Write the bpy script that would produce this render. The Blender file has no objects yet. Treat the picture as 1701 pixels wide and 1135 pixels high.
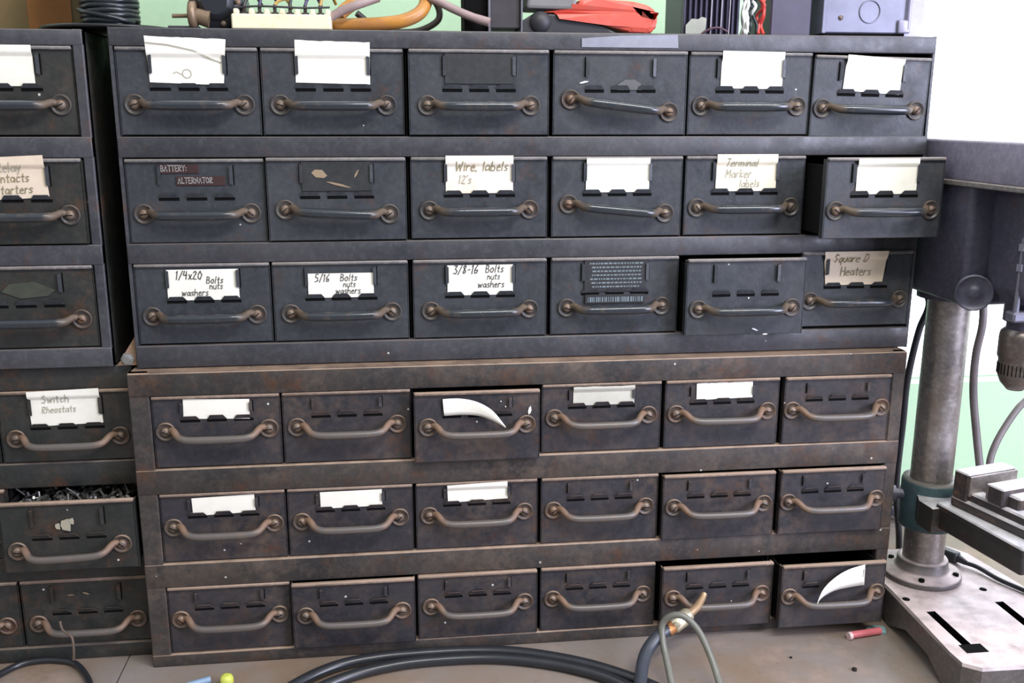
import bpy, bmesh, math, random
from mathutils import Vector, Matrix, Euler
random.seed(7)
SC = bpy.context.scene
COL = SC.collection
BENCH = 0.90            # height of the bench top
ZO = BENCH + 0.655      # zero of the cabinet heights below

# ------------------------------------------------------------------ camera
cam = bpy.data.cameras.new('camera'); camo = bpy.data.objects.new('camera', cam); COL.objects.link(camo)
camo.location = (0.26495, -1.01135, -0.06555 + ZO)
camo.rotation_euler = (1.34197, -0.00142, -0.1213)
cam.sensor_width = 36; cam.lens = 1603.65 / 1701 * 36; cam.clip_start = 0.02
SC.camera = camo
# ------------------------------------------------------------------ exposure
vs = SC.view_settings
vs.view_transform = 'Standard'; vs.look = 'None'; vs.gamma = 1; vs.use_curve_mapping = False
vs.exposure = 0.0
# ------------------------------------------------------------------ world: daylight outside the window, dimmer open shop behind the camera
wd = bpy.data.worlds.new('world'); SC.world = wd; wd.use_nodes = True
nt = wd.node_tree; nt.nodes.clear()
tc = nt.nodes.new('ShaderNodeTexCoord'); sx = nt.nodes.new('ShaderNodeSeparateXYZ')
nt.links.new(tc.outputs['Generated'], sx.inputs[0])
def wramp(src, stops):
    r = nt.nodes.new('ShaderNodeValToRGB')
    m = nt.nodes.new('ShaderNodeMapRange'); m.inputs['From Min'].default_value = -1
    nt.links.new(src, m.inputs['Value']); nt.links.new(m.outputs[0], r.inputs[0])
    e = r.color_ramp.elements
    e[0].position, e[0].color = stops[0][0], (*stops[0][1], 1)
    e[1].position, e[1].color = stops[-1][0], (*stops[-1][1], 1)
    for p, c in stops[1:-1]:
        k = e.new(p); k.color = (*c, 1)
    return r
rz = wramp(sx.outputs['Z'], [(0.0, (.08, .075, .07)), (0.42, (.17, .165, .17)), (0.55, (.32, .33, .34)), (0.75, (.72, .74, .76)), (1.0, (.85, .87, .90))])
ry = wramp(sx.outputs['Y'], [(0.50, (0, 0, 0)), (0.56, (1, 1, 1))])
mx = nt.nodes.new('ShaderNodeMix'); mx.data_type = 'RGBA'
nt.links.new(ry.outputs[0], mx.inputs['Factor']); nt.links.new(rz.outputs[0], mx.inputs['A'])
mx.inputs['B'].default_value = (4.6, 4.7, 5.2, 1)
bg = nt.nodes.new('ShaderNodeBackground'); wo = nt.nodes.new('ShaderNodeOutputWorld')
nt.links.new(mx.outputs['Result'], bg.inputs[0]); nt.links.new(bg.outputs[0], wo.inputs[0])
bg.inputs[1].default_value = 1.0
# ------------------------------------------------------------------ lamps
def area(name, loc, target, size, sy, power, col):
    l = bpy.data.lights.new(name, 'AREA'); l.shape = 'RECTANGLE'; l.size = size; l.size_y = sy
    l.energy = power; l.color = col
    o = bpy.data.objects.new(name, l); COL.objects.link(o); o.location = loc
    o.rotation_euler = (Vector(target) - Vector(loc)).to_track_quat('-Z', 'Y').to_euler()
    return o
# fluorescent ceiling fixture, and an added unseen bluish light imitating lens glare at right
area('ceiling_tube_light', (0.85, -1.0, ZO + 0.95), (0.55, 0, ZO - 0.15), 1.2, 0.14, 24, (1, .98, .94))
area('added_side_light', (2.05, -1.35, ZO + 0.22), (0.75, 0, ZO - 0.15), 0.9, 1.2, 60, (.74, .76, 1))

# ================================================================== mesh helpers
class G:
    """collects shapes, one mesh per part"""
    def __init__(s): s.v, s.f, s.m, s.sm = [], [], [], []
    def add(s, vs, fs, mi=0, smooth=False, M=None):
        b = len(s.v)
        s.v += [tuple(M @ Vector(p)) if M else tuple(p) for p in vs]
        for f in fs:
            s.f.append([i + b for i in f]); s.m.append(mi); s.sm.append(smooth)
    def box(s, a, b, mi=0, bev=0.0, M=None, seg=1):
        x0, y0, z0 = [min(p, q) for p, q in zip(a, b)]; x1, y1, z1 = [max(p, q) for p, q in zip(a, b)]
        if bev <= 0:
            V = [(x0,y0,z0),(x1,y0,z0),(x1,y1,z0),(x0,y1,z0),(x0,y0,z1),(x1,y0,z1),(x1,y1,z1),(x0,y1,z1)]
            s.add(V, [(0,3,2,1),(4,5,6,7),(0,1,5,4),(1,2,6,5),(2,3,7,6),(3,0,4,7)], mi, False, M); return
        bm = bmesh.new(); bmesh.ops.create_cube(bm, size=1)
        for v in bm.verts:
            v.co = Vector(((x0+x1)/2 + v.co.x*(x1-x0), (y0+y1)/2 + v.co.y*(y1-y0), (z0+z1)/2 + v.co.z*(z1-z0)))
        bmesh.ops.bevel(bm, geom=bm.edges[:], offset=min(bev, .49*min(x1-x0, y1-y0, z1-z0)), segments=seg, affect='EDGES', profile=.5)
        bm.verts.index_update()
        s.add([v.co[:] for v in bm.verts], [[v.index for v in f.verts] for f in bm.faces], mi, seg > 1, M); bm.free()
    def tube(s, pts, r, mi=0, n=10, cap=True, M=None, flat=1.0, sq=None):
        P = [Vector(p) for p in pts]; k = len(P)
        R = r if isinstance(r, (list, tuple)) else [r]*k
        V, F = [], []; up = None
        for i, p in enumerate(P):
            t = (P[min(i+1, k-1)] - P[max(i-1, 0)]).normalized()
            if up is None:
                up = t.orthogonal().normalized() if abs(t.z) > .95 else Vector((0,0,1))
            a = (up - t*up.dot(t)).normalized(); b = t.cross(a); up = a
            for j in range(n):
                th = 2*math.pi*j/n
                V.append(p + a*math.cos(th)*R[i]*flat + b*math.sin(th)*R[i])
        for i in range(k-1):
            for j in range(n):
                F.append((i*n+j, i*n+(j+1)%n, (i+1)*n+(j+1)%n, (i+1)*n+j))
        s.add(V, F, mi, True, M)
        if cap:
            s.add(V[:n], [list(range(n))[::-1]], mi, False, M); s.add(V[-n:], [list(range(n))], mi, False, M)
    def lathe(s, prof, mi=0, n=24, M=None, smooth=True, close=True):
        """prof: (radius, height) pairs, about local Z"""
        V, F = [], []
        for r, h in prof:
            for j in range(n):
                th = 2*math.pi*j/n; V.append((r*math.cos(th), r*math.sin(th), h))
        for i in range(len(prof)-1):
            for j in range(n):
                F.append((i*n+j, i*n+(j+1)%n, (i+1)*n+(j+1)%n, (i+1)*n+j))
        s.add(V, F, mi, smooth, M)
        if close:
            s.add(V[:n], [list(range(n))[::-1]], mi, False, M); s.add(V[-n:], [list(range(n))], mi, False, M)
    def prism(s, poly, z0, z1, mi=0, M=None, bev=0):
        n = len(poly)
        V = [(x, y, z0) for x, y in poly] + [(x, y, z1) for x, y in poly]
        F = [list(range(n))[::-1], list(range(n, 2*n))] + [(i, (i+1)%n, n+(i+1)%n, n+i) for i in range(n)]
        if bev:
            bm = bmesh.new(); bv = [bm.verts.new(p) for p in V]
            for f in F: bm.faces.new([bv[i] for i in f])
            bmesh.ops.bevel(bm, geom=bm.edges[:], offset=bev, segments=2, affect='EDGES', profile=.5)
            bm.verts.index_update()
            V = [v.co[:] for v in bm.verts]; F = [[v.index for v in f.verts] for f in bm.faces]; bm.free()
        s.add(V, F, mi, False, M)
    def mesh(s, name, mats):
        me = bpy.data.meshes.new(name); me.from_pydata([tuple(p) for p in s.v], [], s.f)
        for m in mats: me.materials.append(m)
        me.polygons.foreach_set('material_index', s.m); me.polygons.foreach_set('use_smooth', s.sm)
        bm = bmesh.new(); bm.from_mesh(me); bmesh.ops.recalc_face_normals(bm, faces=bm.faces[:]); bm.to_mesh(me); bm.free()
        me.update(); return me
def link(name, me, parent=None, loc=(0,0,0), rot=(0,0,0)):
    o = bpy.data.objects.new(name, me); COL.objects.link(o)
    o.location = loc; o.rotation_euler = rot
    if parent: o.parent = parent
    return o
def obj(name, g, mats, parent=None, loc=(0,0,0), rot=(0,0,0)):
    if not isinstance(mats, (list, tuple)): mats = [mats]
    return link(name, g.mesh(name, mats), parent, loc, rot)
def tag(o, label=None, cat=None, group=None, kind=None):
    if label: o['label'] = label
    if cat: o['category'] = cat
    if group: o['group'] = group
    if kind: o['kind'] = kind
    return o
def thing(name, label, cat, loc=(0,0,0), rz=0, group=None):
    o = bpy.data.objects.new(name, None); o.empty_display_size = .05; COL.objects.link(o)
    o.location = loc; o.rotation_euler = (0, 0, rz)
    return tag(o, label, cat, group)
def spline(pts, k=6):
    P = [Vector(p) for p in pts]; out = []
    for i in range(len(P)-1):
        p0, p1, p2, p3 = P[max(i-1,0)], P[i], P[i+1], P[min(i+2, len(P)-1)]
        for j in range(k):
            t = j/k
            out.append(.5*((2*p1) + (p2-p0)*t + (2*p0-5*p1+4*p2-p3)*t*t + (3*p1-p0-3*p2+p3)*t**3))
    out.append(P[-1]); return out
ROTY = Matrix.Rotation(math.pi/2, 4, 'X')      # local Z -> -Y (towards the viewer's side)
def T(x, y, z): return Matrix.Translation((x, y, z))

# ================================================================== materials
def newmat(name):
    m = bpy.data.materials.new(name); m.use_nodes = True
    n = m.node_tree; return m, n, n.nodes['Principled BSDF']
def mixc(n, fac, a, b):
    x = n.nodes.new('ShaderNodeMix'); x.data_type = 'RGBA'
    if isinstance(fac, (int, float)): x.inputs['Factor'].default_value = fac
    else: n.links.new(fac, x.inputs['Factor'])
    for k, c in (('A', a), ('B', b)):
        if isinstance(c, tuple): x.inputs[k].default_value = (*c, 1)
        else: n.links.new(c, x.inputs[k])
    return x.outputs['Result']
def noise(n, scale, detail=4, rough=.6, vec=None, dist=0):
    x = n.nodes.new('ShaderNodeTexNoise'); x.inputs['Scale'].default_value = scale
    x.inputs['Detail'].default_value = detail; x.inputs['Roughness'].default_value = rough; x.inputs['Distortion'].default_value = dist
    n.links.new(vec if vec is not None else n._pos, x.inputs['Vector']); return x.outputs['Fac']
def mrange(n, src, a, b, lo=0.0, hi=1.0):
    x = n.nodes.new('ShaderNodeMapRange'); n.links.new(src, x.inputs['Value'])
    x.inputs['From Min'].default_value = a; x.inputs['From Max'].default_value = b
    x.inputs['To Min'].default_value = lo; x.inputs['To Max'].default_value = hi
    return x.outputs[0]
def math2(n, op, a, b):
    x = n.nodes.new('ShaderNodeMath'); x.operation = op
    for i, c in enumerate((a, b)):
        if isinstance(c, (int, float)): x.inputs[i].default_value = c
        else: n.links.new(c, x.inputs[i])
    return x.outputs[0]
class NT:      # node tree with a remembered position output
    def __init__(s, n):
        s.n = n; s.nodes = n.nodes; s.links = n.links
        g = n.nodes.new('ShaderNodeNewGeometry'); s._pos = g.outputs['Position']; s._nor = g.outputs['Normal']
def painted(name, c1, c2, rough=.45, rust=(.09,.035,.012), rustamt=.2, dust_or_light=(.22,.17,.13), dust_or_light_amt=1.0, specks=.5, metal=0, spec=.5, bump=.15, grime=0):
    m, n0, p = newmat(name); n = NT(n0)
    c = mixc(n, mrange(n, noise(n, 9, 3), .35, .65), c1, c2)
    fine = noise(n, 160, 4, .7)
    c = mixc(n, mrange(n, fine, .45, .8, 0, .5), c, tuple(min(1, x*2.0) for x in c2))
    if grime > 0:
        gf = math2(n, 'MULTIPLY', mrange(n, noise(n, 12, 6, .72), .42, .70), mrange(n, noise(n, 75, 5, .7), .38, .62, 0, grime))
        c = mixc(n, gf, c, tuple(x*.38 for x in dust_or_light))
    if rustamt > 0:
        rf = math2(n, 'MULTIPLY', mrange(n, noise(n, 26, 6, .7), .62 - .25*rustamt, .78 - .1*rustamt), mrange(n, fine, .3, .6))
        c = mixc(n, rf, c, rust)
    if dust_or_light_amt > 0:
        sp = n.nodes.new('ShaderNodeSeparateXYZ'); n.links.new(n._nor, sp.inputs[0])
        d = math2(n, 'MULTIPLY', mrange(n, sp.outputs['Z'], .35, .85), mrange(n, noise(n, 45, 4), .25, .55, .45*dust_or_light_amt, dust_or_light_amt))
        c = mixc(n, d, c, dust_or_light)  # upward faces: dust, but painted window light on press base and table
    if specks > 0:
        vo = n.nodes.new('ShaderNodeTexVoronoi'); vo.inputs['Scale'].default_value = 55; n.links.new(n._pos, vo.inputs['Vector'])
        sc = n.nodes.new('ShaderNodeSeparateColor'); n.links.new(vo.outputs['Color'], sc.inputs[0])
        k = math2(n, 'MULTIPLY', math2(n, 'LESS_THAN', vo.outputs['Distance'], .07), math2(n, 'LESS_THAN', sc.outputs[0], .10*specks))
        c = mixc(n, k, c, (.5, .5, .46))
    n.links.new(c, p.inputs['Base Color'])
    n.links.new(mrange(n, noise(n, 38, 5), .3, .7, rough-.1, rough+.22), p.inputs['Roughness'])
    p.inputs['Metallic'].default_value = metal; p.inputs['Specular IOR Level'].default_value = spec
    if bump:
        b = n.nodes.new('ShaderNodeBump'); b.inputs['Strength'].default_value = bump; b.inputs['Distance'].default_value = .001
        n.links.new(noise(n, 220, 4), b.inputs['Height']); n.links.new(b.outputs[0], p.inputs['Normal'])
    return m
def plain(name, col, rough=.5, metal=0, var=.15, scale=40, spec=.5):
    m, n0, p = newmat(name); n = NT(n0)
    c = mixc(n, mrange(n, noise(n, scale, 4), .3, .7), tuple(x*(1-var) for x in col), tuple(min(1, x*(1+var)) for x in col))
    n.links.new(c, p.inputs['Base Color']); p.inputs['Roughness'].default_value = rough
    p.inputs['Metallic'].default_value = metal; p.inputs['Specular IOR Level'].default_value = spec
    return m
def stained(name, col, stain, amt=.5, scale=14, rough=.7):
    m, n0, p = newmat(name); n = NT(n0)
    c = mixc(n, mrange(n, noise(n, scale, 5, .65), .62-.2*amt, .8, 0, .8), col, stain)
    c = mixc(n, mrange(n, noise(n, 120, 3), .4, .8, 0, .15), c, tuple(x*.6 for x in col))
    n.links.new(c, p.inputs['Base Color']); p.inputs['Roughness'].default_value = rough
    return m

M_UP = painted('dark_slate_paint', (.024,.028,.034), (.038,.042,.048), .40, rustamt=.15, dust_or_light=(.15,.14,.14), dust_or_light_amt=.8, specks=.8, grime=.5)
M_LOW = painted('dark_brown_worn_paint', (.017,.018,.024), (.030,.028,.032), .44, rustamt=.22, dust_or_light=(.30,.21,.15), dust_or_light_amt=1, specks=1.4, grime=.8)
M_LLOW = painted('dark_green_black_paint', (.013,.016,.015), (.021,.022,.020), .5, rustamt=.3, dust_or_light=(.19,.15,.12), dust_or_light_amt=1, specks=1.2, grime=.7)
M_LIPU = painted('dusty_grey_edge', (.11,.108,.11), (.19,.175,.165), .5, rustamt=.2, rust=(.16,.09,.05), dust_or_light=(.34,.30,.27), specks=.4, spec=.3)
M_LIPL = painted('dusty_brown_edge', (.15,.110,.085), (.24,.18,.14), .6, rustamt=.4, rust=(.17,.09,.05), dust_or_light=(.40,.29,.215), specks=.4, spec=.3)
M_RAILL = painted('dusty_brown_rail', (.024,.023,.024), (.052,.045,.040), .55, rustamt=.4, dust_or_light=(.44,.32,.235), specks=1.6, spec=.35, grime=.6)
M_RAILU = painted('slate_rail', (.034,.036,.042), (.052,.052,.058), .4, rustamt=.2, dust_or_light=(.16,.14,.13), dust_or_light_amt=.9, specks=.7)
M_VOID = plain('slot_black', (.004,.004,.004), .9, var=0, spec=.1)
M_HOLE = plain('cabinet_interior', (.010,.009,.009), .8, var=.2, spec=.2)
def handle_mat(name, c, tip, rough):
    m, n0, p = newmat(name); n = NT(n0)
    t = n.nodes.new('ShaderNodeTexCoord'); s = n.nodes.new('ShaderNodeSeparateXYZ'); n.links.new(t.outputs['Object'], s.inputs[0])
    ax = math2(n, 'ABSOLUTE', s.outputs['X'], 0)
    k = mrange(n, math2(n, 'ADD', ax, math2(n, 'MULTIPLY', noise(n, 60, 4), .016)), .040, .050)
    c2 = mixc(n, mrange(n, noise(n, 90, 5), .55, .75, 0, .6), c, tip)
    col = mixc(n, k, c2, tip)
    n.links.new(col, p.inputs['Base Color'])
    n.links.new(mrange(n, k, 0, 1, rough, .6), p.inputs['Roughness'])
    p.inputs['Specular IOR Level'].default_value = .6
    return m
M_HU = handle_mat('dark_blued_handle', (.026,.031,.037), (.11,.078,.052), .20)
M_HL = handle_mat('dusty_rust_handle', (.105,.092,.082), (.19,.115,.072), .36)
M_SCREW = painted('rusty_screw', (.09,.075,.065), (.16,.12,.09), .45, rustamt=.6, rust=(.18,.08,.04), dust_or_light=(.25,.18,.13), specks=0, metal=.3)
M_WHITE = stained('white_card', (.85,.83,.73), (.72,.68,.54), .35)
M_CREAM = stained('cream_card', (.82,.76,.60), (.62,.45,.28), .5)
M_TAN = stained('tan_card', (.74,.62,.48), (.60,.48,.34), .4)
M_GREYCARD = stained('greyish_card', (.55,.54,.46), (.38,.37,.30), .6)
M_STAINED = stained('stained_card', (.84,.78,.66), (.66,.42,.26), .9, 22)
M_INK = plain('pen_ink', (.035,.032,.035), .6)
M_FAINT = plain('faded_pen_ink', (.40,.38,.30), .7)
M_OLIVE = plain('olive_pen_ink', (.26,.23,.13), .7)
M_BLACKCARD = painted('black_card', (.012,.013,.014), (.022,.023,.024), .55, rustamt=0, dust_or_light_amt=0, specks=.8)
M_PRINT = plain('printed_text_grey', (.16,.20,.22), .6)
M_EMBOSS = plain('embossed_white_letter', (.42,.40,.38), .6)
M_TAPE = plain('red_brown_label_tape', (.045,.022,.022), .4)

# ================================================================== handwriting strokes (unit em: x 0..w, y 0..1, x-height .6)
GL = {
'a': (.5, [[(.45,.5),(.2,.6),(.02,.35),(.12,.05),(.38,.12),(.45,.5),(.5,0)]]), 'b': (.5, [[(.05,1),(.05,0),(.35,.02),(.45,.3),(.3,.55),(.05,.4)]]),
'c': (.45, [[(.42,.5),(.2,.6),(.03,.3),(.15,.02),(.42,.1)]]), 'd': (.5, [[(.45,.45),(.2,.58),(.02,.3),(.15,.02),(.42,.15)],[(.45,1),(.45,0)]]),
'e': (.45, [[(.05,.32),(.4,.36),(.3,.6),(.08,.5),(.04,.15),(.2,0),(.42,.08)]]), 'h': (.5, [[(.06,1),(.04,0)],[(.05,.4),(.25,.6),(.42,.45),(.44,0)]]),
'i': (.2, [[(.1,.6),(.1,0)],[(.1,.8),(.12,.84)]]), 'k': (.45, [[(.05,1),(.05,0)],[(.4,.6),(.05,.28),(.42,0)]]), 'l': (.2, [[(.1,1),(.08,0)]]),
'm': (.7, [[(.03,.6),(.03,0)],[(.03,.4),(.2,.6),(.32,.4),(.32,0)],[(.32,.4),(.5,.6),(.62,.4),(.64,0)]]), 'n': (.48, [[(.04,.6),(.04,0)],[(.04,.4),(.25,.6),(.4,.4),(.42,0)]]),
'o': (.48, [[(.22,.6),(.03,.4),(.08,.05),(.3,0),(.44,.3),(.35,.56),(.2,.6)]]), 'p': (.48, [[(.05,.6),(.03,-.35)],[(.05,.45),(.3,.6),(.42,.3),(.2,0),(.04,.1)]]),
'q': (.48, [[(.42,.5),(.2,.6),(.03,.3),(.2,0),(.4,.15)],[(.42,.6),(.4,-.35)]]), 'r': (.4, [[(.05,.6),(.05,0)],[(.05,.35),(.2,.58),(.38,.52)]]),
's': (.42, [[(.38,.52),(.18,.6),(.08,.42),(.34,.2),(.25,.02),(.03,.06)]]), 't': (.38, [[(.18,.9),(.18,.05),(.32,.02)],[(.02,.6),(.36,.62)]]),
'u': (.48, [[(.04,.6),(.06,.1),(.25,0),(.42,.2)],[(.42,.6),(.44,0)]]), 'w': (.62, [[(.02,.6),(.14,0),(.3,.45),(.44,0),(.6,.6)]]),
'x': (.42, [[(.03,.6),(.4,0)],[(.4,.6),(.03,0)]]), 'y': (.45, [[(.04,.6),(.2,.15)],[(.42,.6),(.1,-.35)]]), 'B': (.55, [[(.05,1),(.05,0),(.4,.05),(.48,.3),(.3,.52),(.05,.52)],[(.3,.52),(.42,.75),(.3,.98),(.05,1)]]),
'C': (.55, [[(.5,.85),(.25,1),(.03,.6),(.08,.12),(.3,0),(.52,.12)]]), 'D': (.55, [[(.05,1),(.05,0),(.35,.05),(.5,.5),(.35,.95),(.05,1)]]), 'H': (.55, [[(.05,1),(.05,0)],[(.48,1),(.5,0)],[(.05,.5),(.5,.55)]]),
'M': (.7, [[(.03,0),(.08,1),(.32,.35),(.56,1),(.64,0)]]), 'R': (.52, [[(.05,0),(.05,1),(.4,.95),(.42,.6),(.05,.5),(.46,0)]]), 'S': (.52, [[(.46,.85),(.25,1),(.06,.75),(.42,.35),(.28,.02),(.02,.12)]]),
'T': (.52, [[(.0,1),(.52,1)],[(.26,1),(.25,0)]]), 'W': (.75, [[(.02,1),(.16,0),(.36,.7),(.52,0),(.72,1)]]), 'L': (.45, [[(.05,1),(.05,0),(.42,.02)]]), 'A': (.55, [[(.02,0),(.26,1),(.5,0)],[(.12,.38),(.42,.38)]]),
'E': (.48, [[(.45,1),(.05,1),(.05,0),(.45,0)],[(.05,.52),(.38,.52)]]), 'N': (.55, [[(.05,0),(.05,1),(.46,0),(.46,1)]]), 'O': (.55, [[(.26,1),(.05,.75),(.05,.25),(.26,0),(.48,.25),(.48,.75),(.26,1)]]),
'Y': (.52, [[(.02,1),(.25,.5),(.5,1)],[(.25,.5),(.25,0)]]), '0': (.5, [[(.24,1),(.05,.6),(.1,.1),(.3,0),(.45,.5),(.24,1)]]), '1': (.25, [[(.05,.85),(.14,1),(.12,0)]]), '2': (.48, [[(.04,.8),(.22,1),(.42,.8),(.05,.02),(.46,.02)]]),
'3': (.48, [[(.05,.95),(.38,.95),(.18,.58),(.42,.35),(.3,.02),(.03,.08)]]), '4': (.5, [[(.12,1),(.04,.5),(.45,.5)],[(.38,.95),(.36,0)]]), '5': (.48, [[(.44,1),(.1,1),(.06,.6),(.36,.55),(.4,.15),(.04,.02)]]),
'6': (.46, [[(.38,1),(.08,.5),(.1,.05),(.36,.05),(.38,.4),(.1,.4)]]), '8': (.46, [[(.36,.85),(.2,1),(.06,.8),(.38,.25),(.2,0),(.04,.22),(.36,.85)]]), '/': (.4, [[(.02,-.1),(.38,1.05)]]), '-': (.35, [[(.04,.45),(.3,.47)]]),
"'": (.15, [[(.08,1),(.05,.8)]]), ',': (.2, [[(.1,.08),(.04,-.12)]]), ':': (.2, [[(.1,.6),(.1,.52)],[(.1,.15),(.1,.07)]]), ' ': (.35, []),
}
def write(g, text, x, z, size, S, mi, wd=.10, slant=.15, rot=0.0, off=.00025, jit=.03):
    """ink ribbons laid on surface S(x,z)->y; x,z = start of the base line"""
    rnd = random.Random(text); cx = 0
    ca, sa = math.cos(rot), math.sin(rot)
    for ch in text:
        w, strokes = GL[ch]
        for st in strokes:
            P = [(cx + px + py*slant + rnd.uniform(-jit, jit), py + rnd.uniform(-jit, jit)) for px, py in st]
            Q = [P[0]]
            for p1 in P[1:]:
                p0 = Q[-1]; k = max(1, int(math.hypot(p1[0]-p0[0], p1[1]-p0[1])*size/.0012))
                Q += [(p0[0]+(p1[0]-p0[0])*i/k, p0[1]+(p1[1]-p0[1])*i/k) for i in range(1, k+1)]
            P = Q
            for (ax, ay), (bx, by) in zip(P, P[1:]):
                dx, dy = bx-ax, by-ay; L = math.hypot(dx, dy) or 1
                ex, ey = dx/L*wd*.35, dy/L*wd*.35; nx, ny = -dy/L*wd/2, dx/L*wd/2
                V = []
                for qx, qy in ((ax-ex+nx, ay-ey+ny), (bx+ex+nx, by+ey+ny), (bx+ex-nx, by+ey-ny), (ax-ex-nx, ay-ey-ny)):
                    X = x + (qx*ca - qy*sa)*size; Z = z + (qx*sa + qy*ca)*size
                    V.append((X, S(X, Z) - off, Z))
                g.add(V, [(0, 1, 2, 3)], mi)
        cx += w + .1

# ================================================================== drawer pieces (shared meshes)
def handle_mesh(mat, name, r, rmat, drop):
    g = G()
    hx = .0525
    path = [(-hx+.004,-.0012,.0015), (-hx+.0075,-.0035,.0025), (-hx+.0105,-.0075,.0012-.1*drop), (-hx+.014,-.0118,-.45*drop), (-hx+.0185,-.0145,-.80*drop), (-hx+.026,-.0160,-drop), (-.012,-.0165,-drop*1.05)]
    path = path + [(-x, y, z) for x, y, z in reversed(path)]
    rad = [.0030, .0034, .0036, r*.88, r*.97, r, r*1.03]; rad = rad + rad[::-1]
    g.tube(spline(path, 4), [rad[min(i//4, 13)]*(1-(i % 4)/4) + rad[min(i//4+1, 13)]*(i % 4)/4 for i in range(4*13+1)], 0, 12)
    for s in (-1, 1):   # cupped rosettes
        g.lathe([(.0002,.0005), (.0064,.0005), (.0080,.0014), (.0090,.0024), (.0097,.0022), (.0101,.0010), (.0102,0), (.0002,0)], 1, 24, T(s*hx, 0, 0) @ ROTY, close=False)
    return g.mesh(name, [mat, rmat])
M_ROSU = painted('dark_rosette_worn', (.032,.031,.032), (.060,.052,.045), .40, rustamt=.35, dust_or_light_amt=.5, specks=0)
M_ROSL = painted('brown_rosette_worn', (.040,.032,.028), (.085,.063,.048), .45, rustamt=.6, rust=(.15,.07,.035), dust_or_light=(.30,.21,.15), dust_or_light_amt=.9, specks=0)
HM = {'U': handle_mesh(M_HU, 'handle', .0048, M_ROSU, .0006), 'L': handle_mesh(M_HL, 'handle', .0039, M_ROSL, .0052)}
g = G(); g.lathe([(.0001,-.001), (.0047,-.001), (.0049,.0010), (.0044,.0028), (.0028,.0042), (.0001,.0046)], 0, 16, ROTY, close=False)
g.box((-.0034,-.0048,-.0004), (.0034,-.0042,.0004), 1)
SCREW = g.mesh('screw', [M_SCREW, M_VOID])
def holder_mesh(arch, mat):
    """three bottom clips over black boxes painted for slot shade and two side clips; origin = slot line centre"""
    g = G()
    for k in (-1, 0, 1):
        cx = k*.0272
        g.box((cx-.0100,-.0003,-.0028), (cx+.0100,.0004,.0002), 1)  # black box painted in for the shade inside the slot
        V = []
        for x, z, y in ((-.0102,.0002,-.0008), (.0102,.0002,-.0008), (.0066,.0046,-.0026), (-.0066,.0046,-.0026)):
            if arch and k == 0 and z > .003: z = .0052
            V += [(cx+x, y, z)]
        V += [(x, y-.0006, z) for x, y, z in V]
        g.add(V, [(0,1,2,3), (4,5,6,7), (0,1,5,4), (1,2,6,5), (2,3,7,6), (3,0,4,7)], 0)
    hh = .020 if arch == 0 else .012
    z0 = .0125 if arch == 0 else .007
    for s in (-1, 1):
        g.box((s*.0372-.0006,-.0003,z0), (s*.0372+.0006,.0003,z0+hh), 1)
        x = s*.0368
        V = [(x,-.0020,z0+.0003), (x-s*.0034,-.0026,z0+.0015), (x-s*.0034,-.0026,z0+hh-.0015), (x,-.0020,z0+hh-.0003)]
        V += [(a, b-.0006, c) for a, b, c in V]
        g.add(V, [(0,1,2,3), (4,5,6,7), (0,1,5,4), (1,2,6,5), (2,3,7,6), (3,0,4,7)], 0)
    return g.mesh('card_holder', [mat, M_VOID])
HOLD = {'U': holder_mesh(0, M_UP), 'L': holder_mesh(1, M_LOW), 'G': holder_mesh(0, M_LLOW)}

def drawer_mesh(w, h, mat, lip, tl, tr, depth=.262):
    g = G(); a = w/2 - (tl+tr)/2
    g.box((-a, 0, -h+.0012), (a, .0022, -.0006), 0, .0007)
    # rolled top edge
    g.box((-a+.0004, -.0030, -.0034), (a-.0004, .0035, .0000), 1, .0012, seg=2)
    # bottom and side folds
    g.box((-a, 0, -h+.0012), (-a+.0012, .009, -.002), 0)
    g.box((a-.0012, 0, -h+.0012), (a, .009, -.002), 0)
    b = a - .003
    g.box((-b, .002, -h+.003), (b, depth, -h+.0045), 2)
    for s in (-1, 1): g.box((s*b, .002, -h+.003), (s*(b-.0012), depth, -.008), 2)
    g.box((-b, depth-.0012, -h+.003), (b, depth, -.008), 2)
    return g.mesh('drawer', [mat, lip, M_HOLE])

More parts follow.
